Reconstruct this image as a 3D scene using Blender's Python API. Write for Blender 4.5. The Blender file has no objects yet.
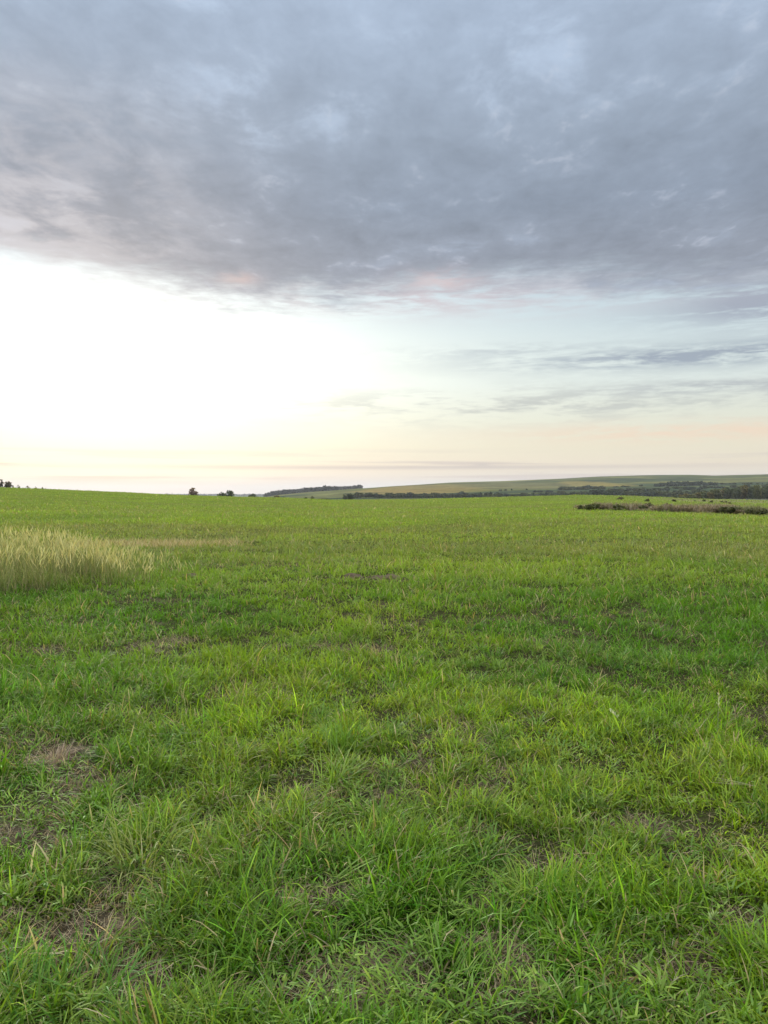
import bpy, math, random
import numpy as np
rng = np.random.default_rng(11)
random.seed(5)
R = math.radians
scn = bpy.context.scene
COL = scn.collection
F = 773.0            # focal length in pixels of the 768x1024 frame
HOR = 494.0          # true horizon row
CAMZ = 1.6

# ------------------------------------------------------------------ helpers
def tag(o, label=None, cat=None, group=None, kind=None):
    if label: o['label'] = label
    if cat: o['category'] = cat
    if group: o['group'] = group
    if kind: o['kind'] = kind
    return o

def link(o, parent=None):
    COL.objects.link(o)
    if parent: o.parent = parent
    return o

def empty(name, loc, rz=0):
    o = bpy.data.objects.new(name, None)
    o.location = loc; o.rotation_euler = (0, 0, rz); o.empty_display_size = .1
    return link(o)

def hash2(i, j, seed):
    n = (i.astype(np.int64) * 374761393 + j.astype(np.int64) * 668265263 + seed * 1442695041) & 0xffffffff
    n = ((n ^ (n >> 13)) * 1274126177) & 0xffffffff
    return ((n ^ (n >> 16)) & 0xffffff) / float(0xffffff)

def vnoise(x, y, seed=0):
    i = np.floor(x); j = np.floor(y); fx = x - i; fy = y - j
    fx = fx * fx * (3 - 2 * fx); fy = fy * fy * (3 - 2 * fy)
    a = hash2(i, j, seed); b = hash2(i + 1, j, seed); c = hash2(i, j + 1, seed); d = hash2(i + 1, j + 1, seed)
    return (a * (1 - fx) + b * fx) * (1 - fy) + (c * (1 - fx) + d * fx) * fy

def fbm(x, y, scale, octv=4, seed=0):
    x = np.asarray(x, float) / scale; y = np.asarray(y, float) / scale
    s = 0; amp = 1; tot = 0
    for k in range(octv):
        s = s + amp * vnoise(x * 2 ** k + 17.3 * k, y * 2 ** k - 9.1 * k, seed + k); tot += amp; amp *= .55
    return s / tot                                     # 0..1

def sstep(a, b, x):
    t = np.clip((x - a) / (b - a), 0, 1)
    return t * t * (3 - 2 * t)

def mix(a, b, t):
    t = np.asarray(t)[..., None]
    return np.asarray(a) * (1 - t) + np.asarray(b) * t

# ------------------------------------------------------------------ terrain
def pxaz(px): return math.degrees(math.atan((px - 384) / F))
def table(rows, back):
    xs = [-180] + [pxaz(p) for p, _ in rows] + [180]
    ys = [back] + [v for _, v in rows] + [back]
    return np.array(xs), np.array(ys)
CR = 200.0
T_crest = table([(-250, 484), (-60, 486.2), (0, 487.3), (60, 489.5), (130, 492.5), (170, 494.6), (230, 496.5), (285, 497.6), (330, 499.8),
                 (400, 499.5), (450, 498.2), (530, 496.2), (580, 494.9), (630, 495.8), (690, 498.5), (768, 500.5), (1000, 502)], 497)
T_hill = table([(-250, 497), (262, 497.5), (280, 494.5), (310, 492), (350, 489), (400, 485.5), (450, 482.5), (500, 481.5), (560, 478.8), (600, 476.5),
                (640, 475.3), (690, 474.6), (715, 475.4), (768, 474.2), (900, 476), (1050, 484)], 500)
T_mid = table([(-250, -9), (560, -9), (660, -5), (720, -2.5), (768, -2.5), (1000, -2.5)], -9)
def height(x, y):
    x = np.asarray(x, float); y = np.asarray(y, float)
    r = np.hypot(x, y) + 1e-6; az = np.degrees(np.arctan2(x, y))
    c = np.cos(np.radians(np.clip(az, -45, 45)))
    zc = CAMZ - (np.interp(az, *T_crest) - HOR) / F * CR * c
    zh = CAMZ - (np.interp(az, *T_hill) - HOR) / F * 2600 * c
    zm = np.interp(az, *T_mid)
    zf = np.where(zh > 0, -3.6, -8.0)
    zf = np.interp(az, [-180, pxaz(270), pxaz(340), 50, 180], [-8, -8, -3.6, -3.6, -8])
    z = zc * sstep(22, 215, r)
    z = np.where(r > 200, zc + (zc - 5 - zc) * sstep(200, 340, r), z)
    z = np.where(r > 340, (zc - 5) + (zm - zc + 5) * sstep(340, 620, r), z)
    z = np.where(r > 620, zm + (zf - zm) * sstep(620, 1000, r), z)
    t = np.clip((r - 1000) / 1600, 0, 1)
    z = np.where(r > 1000, zf + (zh - zf) * (.8 * t + .2 * t * t * (3 - 2 * t)), z)
    z = np.where(r > 2600, zh + (-14 - zh) * sstep(2600, 5200, r), z)
    z = np.where(r > 5200, -14 + 9 * sstep(5200, 9000, r), z)
    n1 = fbm(x, y, 1.3, 3, 3) - .5
    n2 = fbm(x, y, 16, 3, 8) - .5
    n3 = fbm(x, y, 420, 3, 12) - .5
    z = z + n1 * .07 * (1 - sstep(20, 60, r)) + n2 * (.10 + .32 * sstep(14, 60, r)) * (1 - sstep(150, 190, r)) * sstep(3, 14, r)
    z = z + n3 * 14 * sstep(1000, 1500, r) * (1 - .75 * sstep(2200, 2600, r))
    return z
def H(x, y): return float(height(np.array([x]), np.array([y]))[0])

def ground_at(px, py):
    """point of the field seen at a pixel of the photograph (measured from it, used to set things out)"""
    tx = (px - 384) / F; tz = (py - HOR) / F
    d = CAMZ / max(tz, .004)
    for _ in range(12):
        d = .5 * d + .5 * (CAMZ - H(tx * d, d)) / max(tz, .004)
    return tx * d, d

def polar_grid(name, radii, azs, colfn, mat):
    A, Rr = np.meshgrid(np.radians(azs), radii)
    X = Rr * np.sin(A); Y = Rr * np.cos(A)
    Z = height(X, Y)
    nr, na = X.shape
    V = np.stack([X, Y, Z], -1).reshape(-1, 3)
    i, j = np.meshgrid(np.arange(nr - 1), np.arange(na), indexing='ij'); j2 = (j + 1) % na
    Fq = np.stack([i * na + j, (i + 1) * na + j, (i + 1) * na + j2, i * na + j2], -1).reshape(-1, 4)[:, ::-1]
    C = colfn(X.ravel(), Y.ravel(), Z.ravel())
    return build(name, V, [Fq], C, mat, smooth=True)

def build(name, V, faces, C, mat, parent=None, smooth=False, bare=None):
    """V (n,3); faces: list of (m,k) index arrays; C (n,3) linear colour"""
    me = bpy.data.meshes.new(name)
    V = np.ascontiguousarray(V, dtype=np.float32)
    me.vertices.add(len(V)); me.vertices.foreach_set('co', V.ravel())
    loops = np.concatenate([f.ravel() for f in faces]).astype(np.int32)
    tot = np.concatenate([np.full(len(f), f.shape[1], np.int32) for f in faces])
    st = np.concatenate([[0], np.cumsum(tot)[:-1]]).astype(np.int32)
    me.loops.add(len(loops)); me.loops.foreach_set('vertex_index', loops)
    me.polygons.add(len(tot)); me.polygons.foreach_set('loop_start', st)
    me.polygons.foreach_set('use_smooth', np.full(len(tot), smooth))
    me.update(calc_edges=True)
    if C is not None:
        at = me.color_attributes.new('Col', 'FLOAT_COLOR', 'POINT')
        c4 = np.ones((len(V), 4), np.float32); c4[:, :3] = C
        at.data.foreach_set('color', c4.ravel())
    me.materials.append(mat)
    o = bpy.data.objects.new(name, me)
    return link(o, parent)

# ------------------------------------------------------------------ materials
def newmat(name):
    m = bpy.data.materials.new(name); m.use_nodes = True
    nt = m.node_tree; nt.nodes.clear()
    return m, nt
def leaf_material(name, transl=.4, gloss=.05, rough=.45):
    m, nt = newmat(name); N = nt.nodes; L = nt.links
    out = N.new('ShaderNodeOutputMaterial')
    at = N.new('ShaderNodeAttribute'); at.attribute_name = 'Col'
    df = N.new('ShaderNodeBsdfDiffuse'); tr = N.new('ShaderNodeBsdfTranslucent')
    g = N.new('ShaderNodeBsdfGlossy'); g.inputs['Roughness'].default_value = rough; g.inputs['Color'].default_value = (.9, .95, 1, 1)
    mul = N.new('ShaderNodeMix'); mul.data_type = 'RGBA'; mul.blend_type = 'MULTIPLY'; mul.inputs[0].default_value = 1
    mul.inputs[7].default_value = (1.15, 1.25, .55, 1)
    L.new(at.outputs['Color'], mul.inputs[6]); L.new(mul.outputs[2], tr.inputs['Color'])
    L.new(at.outputs['Color'], df.inputs['Color'])
    m1 = N.new('ShaderNodeMixShader'); m1.inputs[0].default_value = transl
    L.new(df.outputs[0], m1.inputs[1]); L.new(tr.outputs[0], m1.inputs[2])
    m2 = N.new('ShaderNodeMixShader')
    fr = N.new('ShaderNodeLayerWeight'); fr.inputs[0].default_value = .25
    mm = N.new('ShaderNodeMath'); mm.operation = 'MULTIPLY_ADD'; mm.inputs[1].default_value = .025; mm.inputs[2].default_value = gloss
    L.new(fr.outputs['Fresnel'], mm.inputs[0]); L.new(mm.outputs[0], m2.inputs[0])
    L.new(m1.outputs[0], m2.inputs[1]); L.new(g.outputs[0], m2.inputs[2])
    L.new(m2.outputs[0], out.inputs['Surface'])
    return m
def ground_material(name, scales, amt, bump):
    m, nt = newmat(name); N = nt.nodes; L = nt.links
    out = N.new('ShaderNodeOutputMaterial'); b = N.new('ShaderNodeBsdfDiffuse'); b.inputs['Roughness'].default_value = .9
    at = N.new('ShaderNodeAttribute'); at.attribute_name = 'Col'
    tc = N.new('ShaderNodeTexCoord')
    col = at.outputs['Color']
    last = None
    for s in scales:
        n = N.new('ShaderNodeTexNoise'); n.inputs['Scale'].default_value = s; n.inputs['Detail'].default_value = 7; n.inputs['Roughness'].default_value = .68
        L.new(tc.outputs['Object'], n.inputs['Vector'])
        r = N.new('ShaderNodeMapRange'); r.inputs['From Min'].default_value = .3; r.inputs['From Max'].default_value = .7
        r.inputs['To Min'].default_value = 1 - amt; r.inputs['To Max'].default_value = 1 + amt
        L.new(n.outputs['Fac'], r.inputs['Value'])
        v = N.new('ShaderNodeVectorMath'); v.operation = 'SCALE'
        L.new(col, v.inputs[0]); L.new(r.outputs[0], v.inputs['Scale']); col = v.outputs[0]
        last = n
    L.new(col, b.inputs['Color'])
    if bump:
        bp = N.new('ShaderNodeBump'); bp.inputs['Strength'].default_value = bump[0]; bp.inputs['Distance'].default_value = bump[1]
        L.new(last.outputs['Fac'], bp.inputs['Height']); L.new(bp.outputs[0], b.inputs['Normal'])
    L.new(b.outputs[0], out.inputs['Surface'])
    return m
M_blade = leaf_material('grass_blade', .34, .014, .46)
M_straw = leaf_material('dry_straw', .18, .01)
M_tree = leaf_material('tree_foliage', .18, .0)
M_field = ground_material('field_soil', (.35, 6, 55), .22, (.6, .03))
M_hill = ground_material('hill_ground', (.006, .02, .09), .24, None)
M_bark, _nt = newmat('bark')
_o = _nt.nodes.new('ShaderNodeOutputMaterial'); _b = _nt.nodes.new('ShaderNodeBsdfDiffuse'); _w = _nt.nodes.new('ShaderNodeTexNoise')
_w.inputs['Scale'].default_value = 3
_cr = _nt.nodes.new('ShaderNodeValToRGB'); _cr.color_ramp.elements[0].color = (.05, .04, .03, 1); _cr.color_ramp.elements[1].color = (.12, .1, .08, 1)
_nt.links.new(_w.outputs['Fac'], _cr.inputs[0]); _nt.links.new(_cr.outputs[0], _b.inputs['Color']); _nt.links.new(_b.outputs[0], _o.inputs['Surface'])

# ------------------------------------------------------------------ colours of the field
G_LUSH = (.084, .200, .008); G_YEL = (.200, .300, .012); G_OLI = (.185, .225, .038); STRAW = (.40, .33, .19)
SOIL = (.105, .080, .050)
# bare, matted patches: pixel of the photograph, half width and half depth in metres, strength
BARE_PX = [(50, 762, .22, .14, 1), (28, 752, .25, .10, .5), (85, 785, .22, .12, .7), (20, 835, .3, .12, .7), (95, 938, .24, .13, 1), (70, 948, .14, .08, 1), (125, 975, .14, .14, .9), (55, 850, .15, .12, .6), (120, 990, .16, .1, .8),
           (285, 908, .13, .06, .9), (340, 905, .22, .05, .7), (320, 975, .18, .06, .8), (370, 1000, .22, .10, 1), (385, 985, .1, .1, .8),
           (490, 915, .15, .07, 1), (515, 962, .17, .10, 1), (520, 1000, .12, .08, .7), (400, 960, .10, .06, .7), (640, 832, .14, .08, .8), (440, 840, .12, .08, .5),
           (345, 650, .55, .25, .8), (300, 648, .4, .12, .5), (370, 579, .9, .45, 1), (320, 566, 1.6, .5, .5), (150, 601, .7, .3, .6), (480, 622, 1.6, .35, .45), (265, 566, 2.2, .6, .45),
           (440, 800, .3, .12, .5), (310, 800, .25, .08, .5), (255, 700, .6, .1, .45), (560, 870, .15, .06, .5), (395, 800, .2, .08, .5), (0, 740, .3, .1, .6), (250, 1005, .2, .06, .5), (640, 985, .2, .06, .45)]
BARE = []
for (a, b, hw, hd, s) in BARE_PX:
    gx, gy = ground_at(a, b); BARE.append((gx, gy, hw * (1.0 if b > 700 else 1), hd * (1.5 if b > 700 else 1), s))
def bare_mask(x, y):
    m = np.zeros_like(x)
    wob = (fbm(x, y, .16, 3, 40) - .5) * 1.6
    for gx, gy, hw, hd, s in BARE:
        sel = (np.abs(x - gx) < hw * 2.5) & (np.abs(y - gy) < hd * 2.5)
        if not sel.any(): continue
        d = np.hypot((x[sel] - gx) / hw, (y[sel] - gy) / hd) + wob[sel] * .9
        m[sel] = np.maximum(m[sel], s * (1 - sstep(.55, 1.25, d)))
    r = np.hypot(x, y)
    m = np.maximum(m, .6 * sstep(.62, .73, fbm(x, y, .55, 4, 51)) * (1 - sstep(8, 26, r)))
    return m
def grass_colour(x, y):
    a = fbm(x, y, 2.6, 4, 21); b = fbm(x, y, 9.0, 4, 31); c = fbm(x, y * 2.2, 38, 4, 61)
    col = mix(G_LUSH, G_YEL, sstep(.42, .68, .5 * a + .5 * b))
    col = mix(col, G_OLI, sstep(.46, .64, .35 * fbm(x, y, .9, 3, 71) + .35 * c + .3 * b) * (.45 + .3 * sstep(8, 20, np.hypot(x, y))))
    r = np.hypot(x, y)
    # the field turns a duller, more mixed green away from the camera side, a fresher strip runs past the weedy bank
    col = mix(col, (.235, .285, .060), .72 * sstep(7, 32, r))
    col = mix(col, (.24, .22, .09), .38 * sstep(.50, .66, fbm(x * .45, y, 7, 4, 62)) * sstep(8, 25, r) * (1 - .5 * sstep(90, 160, r)))
    col = mix(col, (.25, .34, .04), .6 * sstep(.55, .68, fbm(x * .5, y, 5, 3, 63)) * sstep(5, 20, r))
    col = mix(col, (.20, .26, .07), .4 * sstep(95, 120, y) * sstep(10, 30, x))
    return col
# dry streak behind the tall grass (world box)
DS = ground_at(162, 546)
def dry_streak(x, y):
    d = np.hypot((x - DS[0] + .5) / 3.2, (y - DS[1]) / 1.5) + (fbm(x, y, 1.2, 3, 83) - .5) * .8
    return 1 - sstep(.5, 1.1, d)

def field_col(x, y, z):
    r = np.hypot(x, y)
    g = grass_colour(x, y) * .80
    under = mix((.035, .045, .014), SOIL, .2 * np.ones_like(x))  # darkened ground colour, standing in for shade in the gaps between blades
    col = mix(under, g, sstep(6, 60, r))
    col = mix(col, mix((.06, .045, .03), (.15, .12, .08), sstep(.35, .65, fbm(x, y, .07, 4, 5))), bare_mask(x, y) * .85)
    col = mix(col, (.36, .31, .17), dry_streak(x, y) * .7)
    # pinkish fallow ground on the right behind the weedy bank
    p = sstep(48, 60, x) * sstep(120, 135, y) * (1 - sstep(175, 200, y)) * (.4 + fbm(x, y, 14, 3, 6))
    return mix(col, (.25, .20, .14), np.clip(p, 0, 1) * .6)
def hill_col(x, y, z):
    r = np.hypot(x, y); az = np.degrees(np.arctan2(x, y))
    base = np.tile(np.array((.112, .128, .040)), (len(x), 1))
    base = mix(base, (.078, .100, .040), .7 * sstep(8, 20, az))
    # patchwork of strips across the slope
    s = fbm(x, y, 330, 2, 90); t = fbm(x * .35, y, 120, 3, 93)
    base = mix(base, (.165, .165, .06), sstep(.45, .6, s) * .8)
    base = mix(base, (.045, .070, .042), sstep(.49, .56, t) * .85)
    def spot(px, D, wx, wy):
        cx = (px - 384) / F * D
        d = np.hypot((x - cx) / wx, (y - D) / wy) + (fbm(x, y, 90, 3, 97) - .5) * .7
        return 1 - sstep(.6, 1.1, d)
    base = mix(base, (.27, .19, .06), spot(415, 1700, 150, 420) * .75)
    base = mix(base, (.25, .20, .06), spot(590, 1750, 50, 300) * .8)
    base = mix(base, (.22, .19, .075), spot(480, 1800, 260, 300) * .5)
    base = mix(base, (.23, .20, .15), spot(735, 640, 70, 90) * .6)
    return mix(base, (.10, .14, .07), sstep(2700, 5000, r))

azf = np.concatenate([np.arange(-180, -42, 3.), np.arange(-42, 42, .2), np.arange(42, 180, 3.)])
rad1 = np.concatenate([[.02], np.geomspace(.5, 290, 330)])
rad2 = np.concatenate([np.geomspace(290, 6000, 170), np.geomspace(6400, 12000, 10)])
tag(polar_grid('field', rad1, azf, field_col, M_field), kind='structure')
tag(polar_grid('hills', rad2, azf, hill_col, M_hill), kind='structure')

# ------------------------------------------------------------------ blades
def blades(x, y, z, L, w, ang, lean, droop, col, segs, tipc=None, twist=None, fold=0.0):
    """arching tapered blades. all args arrays of length n. returns V, faces, C"""
    n = len(x)
    dx = np.cos(ang); dy = np.sin(ang)
    ta = ang + np.pi / 2 + (rng.normal(0, .5, n) if twist is None else twist)
    sx = np.cos(ta); sy = np.sin(ta)
    k = 2 * segs + 1
    V = np.zeros((n, k, 3), np.float32); C = np.zeros((n, k, 3), np.float32)
    # arc: angle from vertical grows along the blade
    px = np.zeros(n); pz = np.zeros(n); a0 = lean
    ts = np.linspace(0, 1, segs + 1)
    for s, t in enumerate(ts):
        wt = w * (.55 + .9 * t - 1.45 * t ** 2.2) if s < segs else 0
        if s < segs:
            V[:, 2 * s] = np.stack([x + dx * px + sx * wt / 2, y + dy * px + sy * wt / 2, z + pz], -1)
            V[:, 2 * s + 1] = np.stack([x + dx * px - sx * wt / 2, y + dy * px - sy * wt / 2, z + pz], -1)
        else:
            V[:, 2 * s] = np.stack([x + dx * px, y + dy * px, z + pz], -1)
        cc = col if tipc is None else col * (1 - t ** 2) + tipc * t ** 2
        C[:, 2 * s] = cc
        if s < segs: C[:, 2 * s + 1] = cc
        a = a0 + droop * (t + .5 / segs)
        px = px + np.sin(a) * L / segs; pz = np.maximum(pz + np.cos(a) * L / segs, .004 - .0 * pz)
    base = (np.arange(n) * k)[:, None]
    fs = []
    q = np.concatenate([base + np.array([[2 * s, 2 * s + 1, 2 * s + 3, 2 * s + 2]]) for s in range(segs - 1)])
    tr = base + np.array([[2 * segs - 2, 2 * segs - 1, 2 * segs]])
    return V.reshape(-1, 3), q, tr, C.reshape(-1, 3)

class Bag:
    def __init__(s): s.V = []; s.Q = []; s.T = []; s.C = []; s.n = 0
    def add(s, V, q, t, C):
        s.V.append(V); s.C.append(C)
        if len(q): s.Q.append(q + s.n)
        if len(t): s.T.append(t + s.n)
        s.n += len(V)
    def build(s, name, mat, parent=None):
        fs = []
        if s.Q: fs.append(np.concatenate(s.Q))
        if s.T: fs.append(np.concatenate(s.T))
        return build(name, np.concatenate(s.V), fs, np.concatenate(s.C), mat, parent)

def scatter(n, r0, r1, p, half=36):
    """radial power-law scatter in the wedge the camera side can see: density ~ r^-p"""
    u = rng.random(n); e = 2 - p
    r = (u * (r1 ** e - r0 ** e) + r0 ** e) ** (1 / e)
    a = np.radians(rng.uniform(-half, half, n))
    return r * np.sin(a), r * np.cos(a)
def vary(c, n, v=.16, hue=.1):
    b = np.exp(rng.normal(0, v, n))[:, None]; h = rng.normal(0, hue, n)
    k = np.stack([1 + h, 1 + .0 * h, 1 - h * .5], -1)
    return np.clip(c * b * k, .004, .8)

bag = Bag()
# 1 the sward itself: short blades, sparser and coarser with distance
def sward(n, r0, r1, p, segs, h0):
    x, y = scatter(n, r0, r1, p); r = np.hypot(x, y)
    bm = bare_mask(x, y)
    clump = fbm(x, y, .22, 3, 101); big = fbm(x, y, 1.1, 3, 111)
    keep = (rng.random(n) > bm * .97) & (rng.random(n) < .45 + 1.1 * sstep(.32, .6, clump) + .3 * sstep(10, 25, r))
    x, y, r, clump, big, bm = (v[keep] for v in (x, y, r, clump, big, bm)); n = len(x)
    k = np.maximum(1, r / 6.5)
    L = (h0 - .018 + .10 * sstep(.38, .66, clump) + .06 * sstep(.4, .65, big)) * rng.uniform(.55, 1.35, n) * (1 - .45 * bm) * np.minimum(k ** .18, 1.5)
    w = rng.uniform(.0036, .0118, n) * k ** .92
    col = vary(grass_colour(x, y), n, .34 if r1 < 10 else .15, .13 if r1 < 10 else .07)
    dead = rng.random(n) < .055 + .3 * bm + .09 * sstep(.5, .62, fbm(x, y, .7, 3, 121))
    col[dead] = vary(np.array([STRAW]) * np.array([[.8, .78, .72]]), dead.sum(), .25, .08)
    ang = rng.uniform(0, 2 * np.pi, n)
    flow = fbm(x, y, .5, 2, 131) * 12
    ang = np.where(rng.random(n) < .28, flow + rng.normal(0, .7, n), ang)
    tip = col * rng.uniform(.95, 1.35, n)[:, None]
    bag.add(*blades(x, y, height(x, y) - .004, L, w, ang, rng.uniform(.0, .85, n), rng.uniform(.3, 2.2, n), col, segs, tip))
sward(140000, 1.3, 7, .9, 4, .055)
sward(165000, 7, 24, 1.35, 3, .058)
sward(150000, 24, 75, 1.5, 2, .052)
sward(70000, 75, 205, 1.5, 2, .050)
# 2 tufts of longer arching blades
def tufts(n, r0, r1, p, per, Lr, wr, tint=None):
    x, y = scatter(n, r0, r1, p)
    keep = (bare_mask(x, y) < .35) & (rng.random(n) < .25 + 1.2 * sstep(.42, .6, fbm(x, y, 1.3, 3, 141)))
    x, y = x[keep], y[keep]; n = len(x)
    cnt = rng.integers(int(per * .5), int(per * 1.5), n); idx = np.repeat(np.arange(n), cnt); m = len(idx)
    ang = rng.uniform(0, 2 * np.pi, m); rad = rng.random(m) ** .6 * np.repeat(rng.uniform(.02, .075, n), cnt)
    bx = x[idx] + np.cos(ang) * rad; by = y[idx] + np.sin(ang) * rad
    r = np.hypot(bx, by); k = np.maximum(1, r / 6.5)
    tl = np.repeat(rng.uniform(*Lr, n), cnt)
    L = tl * rng.uniform(.45, 1.15, m)
    w = rng.uniform(*wr, m) * k ** .85
    tc = grass_colour(x, y) * np.exp(rng.normal(0, .13, n))[:, None]
    tc = mix(tc, (.25, .33, .05), (rng.random(n) < .22) * .5)
    tc = mix(tc, (.09, .20, .045), (rng.random(n) < .3) * .6)
    if tint is not None: tc = mix(tc, tint, np.full(n, .6))
    col = vary(tc[idx], m, .14, .08)
    dead = rng.random(m) < .08; col[dead] = vary(np.array([STRAW]), dead.sum(), .2, .05)
    tip = col * rng.uniform(.9, 1.3, m)[:, None]
    bag.add(*blades(bx, by, height(bx, by) - .004, L, w, ang + rng.normal(0, .7, m), rng.uniform(.05, .9, m), rng.uniform(.5, 2.6, m), col, 5 if r1 < 9 else 3, tip))
tufts(620, 1.5, 8, .8, 36, (.11, .22), (.0055, .0120))
tufts(420, 1.5, 8, .9, 60, (.12, .22), (.004, .008), (.075, .165, .012))
tufts(150, 1.8, 9, .7, 16, (.14, .26), (.007, .012), (.17, .29, .05))
tufts(2300, 8, 30, 1.3, 22, (.11, .22), (.004, .008))
tufts(1500, 30, 90, 1.4, 12, (.12, .2), (.004, .008))
# 3 straw mats lying in the bare patches and between the tufts
def thatch(n, r0, r1):
    x, y = scatter(n, r0, r1, .9)
    bm = bare_mask(x, y); keep = rng.random(n) < .10 + .9 * bm
    x, y = x[keep], y[keep]; n = len(x); r = np.hypot(x, y); k = np.maximum(1, r / 6.5)
    c = vary(mix((.42, .35, .21), (.17, .12, .085), rng.random(n) ** .9), n, .3, .06)
    bag.add(*blades(x, y, height(x, y) + rng.uniform(.003, .03, n), rng.uniform(.02, .09, n) * k ** .4, rng.uniform(.0018, .004, n) * k ** .9,
                    rng.uniform(0, 6.28, n), rng.uniform(1.1, 1.62, n), rng.uniform(-.8, .6, n), c, 3))
thatch(200000, 1.5, 9); thatch(36000, 9, 28)
# 4 small weeds: leafy rosettes with short broad leaves
def weeds(n, r0, r1):
    x, y = scatter(n, r0, r1, .9)
    keep = rng.random(n) < .15 + sstep(.5, .62, fbm(x, y, .9, 3, 151)); x, y = x[keep], y[keep]; n = len(x)
    cnt = rng.integers(8, 26, n); idx = np.repeat(np.arange(n), cnt); m = len(idx)
    a = rng.uniform(0, 6.28, m); rad = rng.random(m) * .07
    bx = x[idx] + np.cos(a) * rad; by = y[idx] + np.sin(a) * rad
    base = mix((.10, .20, .03), (.24, .35, .06), rng.random(n))
    bag.add(*blades(bx, by, height(bx, by) + rng.uniform(.0, .07, m), rng.uniform(.015, .065, m), rng.uniform(.006, .014, m), a,
                    rng.uniform(.5, 1.4, m), rng.uniform(.1, .8, m), vary(base[idx], m, .15, .06), 3, None, rng.normal(0, .2, m)))
weeds(3000, 1.6, 9); weeds(1500, 9, 20)
# 5 pale seed stalks standing above the sward
def stalks(n, r0, r1):
    x, y = scatter(n, r0, r1, 1.2); r = np.hypot(x, y); k = np.maximum(1, r / 6.5)
    L = rng.uniform(.14, .30, n); ang = rng.uniform(0, 6.28, n)
    c = vary(mix((.24, .27, .09), (.42, .38, .22), rng.random(n)), n, .15, .05)
    bag.add(*blades(x, y, height(x, y), L, rng.uniform(.0016, .003, n) * k, ang, rng.uniform(.0, .4, n), rng.uniform(.1, .8, n), c, 5))
stalks(700, 2, 9); stalks(1400, 9, 30)
tag(bag.build('grass', M_blade), 'green meadow grass with pale straw covering the whole field', 'grass', kind='stuff')

# ------------------------------------------------------------------ tall dry grass on the left
tb = Bag()
FRONT = [(-260, 592), (0, 588), (60, 586), (110, 582), (150, 580), (182, 577)]
fr = np.array([ground_at(a, b) for a, b in FRONT]); fr[:, 1] -= 1.1
def tall_density(x, y):
    yf = np.interp(x, fr[:, 0], fr[:, 1]); d = y - yf + (fbm(x, y, .6, 3, 160) - .5) * .8
    xr = fr[-1, 0] + .25 * (y - fr[-1, 1]) * .0
    side = 1 - sstep(-5.2, -3.0, x + .28 * (y - 14) + (fbm(x, y, .5, 3, 161) - .5) * 1.2)
    return sstep(-.05, .35, d) * (1 - sstep(4.0, 7.5, d)) * side * (.45 + .55 * (1 - sstep(-6.0, -4.2, x + .28 * (y - 14))))
n = 60000
x = rng.uniform(-17, -3.0, n); y = rng.uniform(12, 24, n)
td = tall_density(x, y); k = rng.random(n) < td * (.22 + .85 * sstep(.38, .62, fbm(x, y, .45, 3, 170))); x, y, td = x[k], y[k], td[k]; n = len(x)
hs = .93 * np.interp(x + .28 * (y - 14), [-12, -6.6, -5.4, -4.5, -3.7], [1.08, 1.0, .70, .45, .28]) * (.60 + .55 * fbm(x, y, 1.1, 3, 180)) * (1 - .3 * sstep(17, 22, y))
z = height(x, y)
g = rng.random(n)
col = vary(mix((.11, .17, .03), (.30, .29, .11), sstep(.3, .95, g)), n, .28, .08)
tb.add(*blades(x, y, z, hs * rng.uniform(.45, 1.0, n), rng.uniform(.004, .010, n), rng.uniform(0, 6.28, n), rng.uniform(0, .35, n), rng.uniform(.1, 1.3, n), col, 4, mix(col, (.44, .42, .17), np.full(n, .5))))
# dead lower leaves
m = n // 2; s = rng.integers(0, n, m)
tb.add(*blades(x[s], y[s], z[s], hs[s] * rng.uniform(.2, .5, m), rng.uniform(.006, .014, m), rng.uniform(0, 6.28, m), rng.uniform(.1, 1.0, m), rng.uniform(.2, 1.6, m), vary(np.tile([(.15, .11, .07)], (m, 1)), m, .4, .05), 3))
# plumed seed heads
m = 6500; s = rng.choice(n, min(m, n), replace=False); m = len(s)
L = hs[s] * rng.uniform(.70, 1.20, m); ang = rng.uniform(0, 6.28, m); ln = rng.uniform(0, .38, m)
hx = x[s] + np.cos(ang) * np.sin(ln) * L * .8; hy = y[s] + np.sin(ang) * np.sin(ln) * L * .8; hz = z[s] + np.cos(ln) * L * .78
tb.add(*blades(x[s], y[s], z[s], L * .85, np.full(m, .005), ang, ln, np.full(m, .05), vary(np.tile([(.42, .37, .19)], (m, 1)), m, .12, .04), 3))
pc = vary(np.tile([(.63, .56, .28)], (m, 1)), m, .14, .05)
for q in range(2):
    tb.add(*blades(hx, hy, hz, rng.uniform(.10, .22, m), rng.uniform(.007, .019, m), ang, ln + .05, rng.uniform(.1, .9, m), pc, 4, None, np.full(m, q * 1.57)))
# dry streak just behind
m = 9000; xx = rng.uniform(DS[0] - 4.5, DS[0] + 3.5, m); yy = rng.uniform(DS[1] - 2.5, DS[1] + 2.5, m)
k = rng.random(m) < dry_streak(xx, yy); xx, yy = xx[k], yy[k]; m = len(xx)
tb.add(*blades(xx, yy, height(xx, yy), rng.uniform(.15, .34, m), rng.uniform(.008, .018, m), rng.uniform(0, 6.28, m), rng.uniform(.1, .7, m), rng.uniform(.2, 1.2, m), vary(np.tile([(.44, .35, .19)], (m, 1)), m, .2, .06), 3))
tag(tb.build('tall_dry_grass', M_straw), 'waist high patch of pale straw grass with feathery seed heads at the left edge', 'tall grass', kind='stuff')

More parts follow.
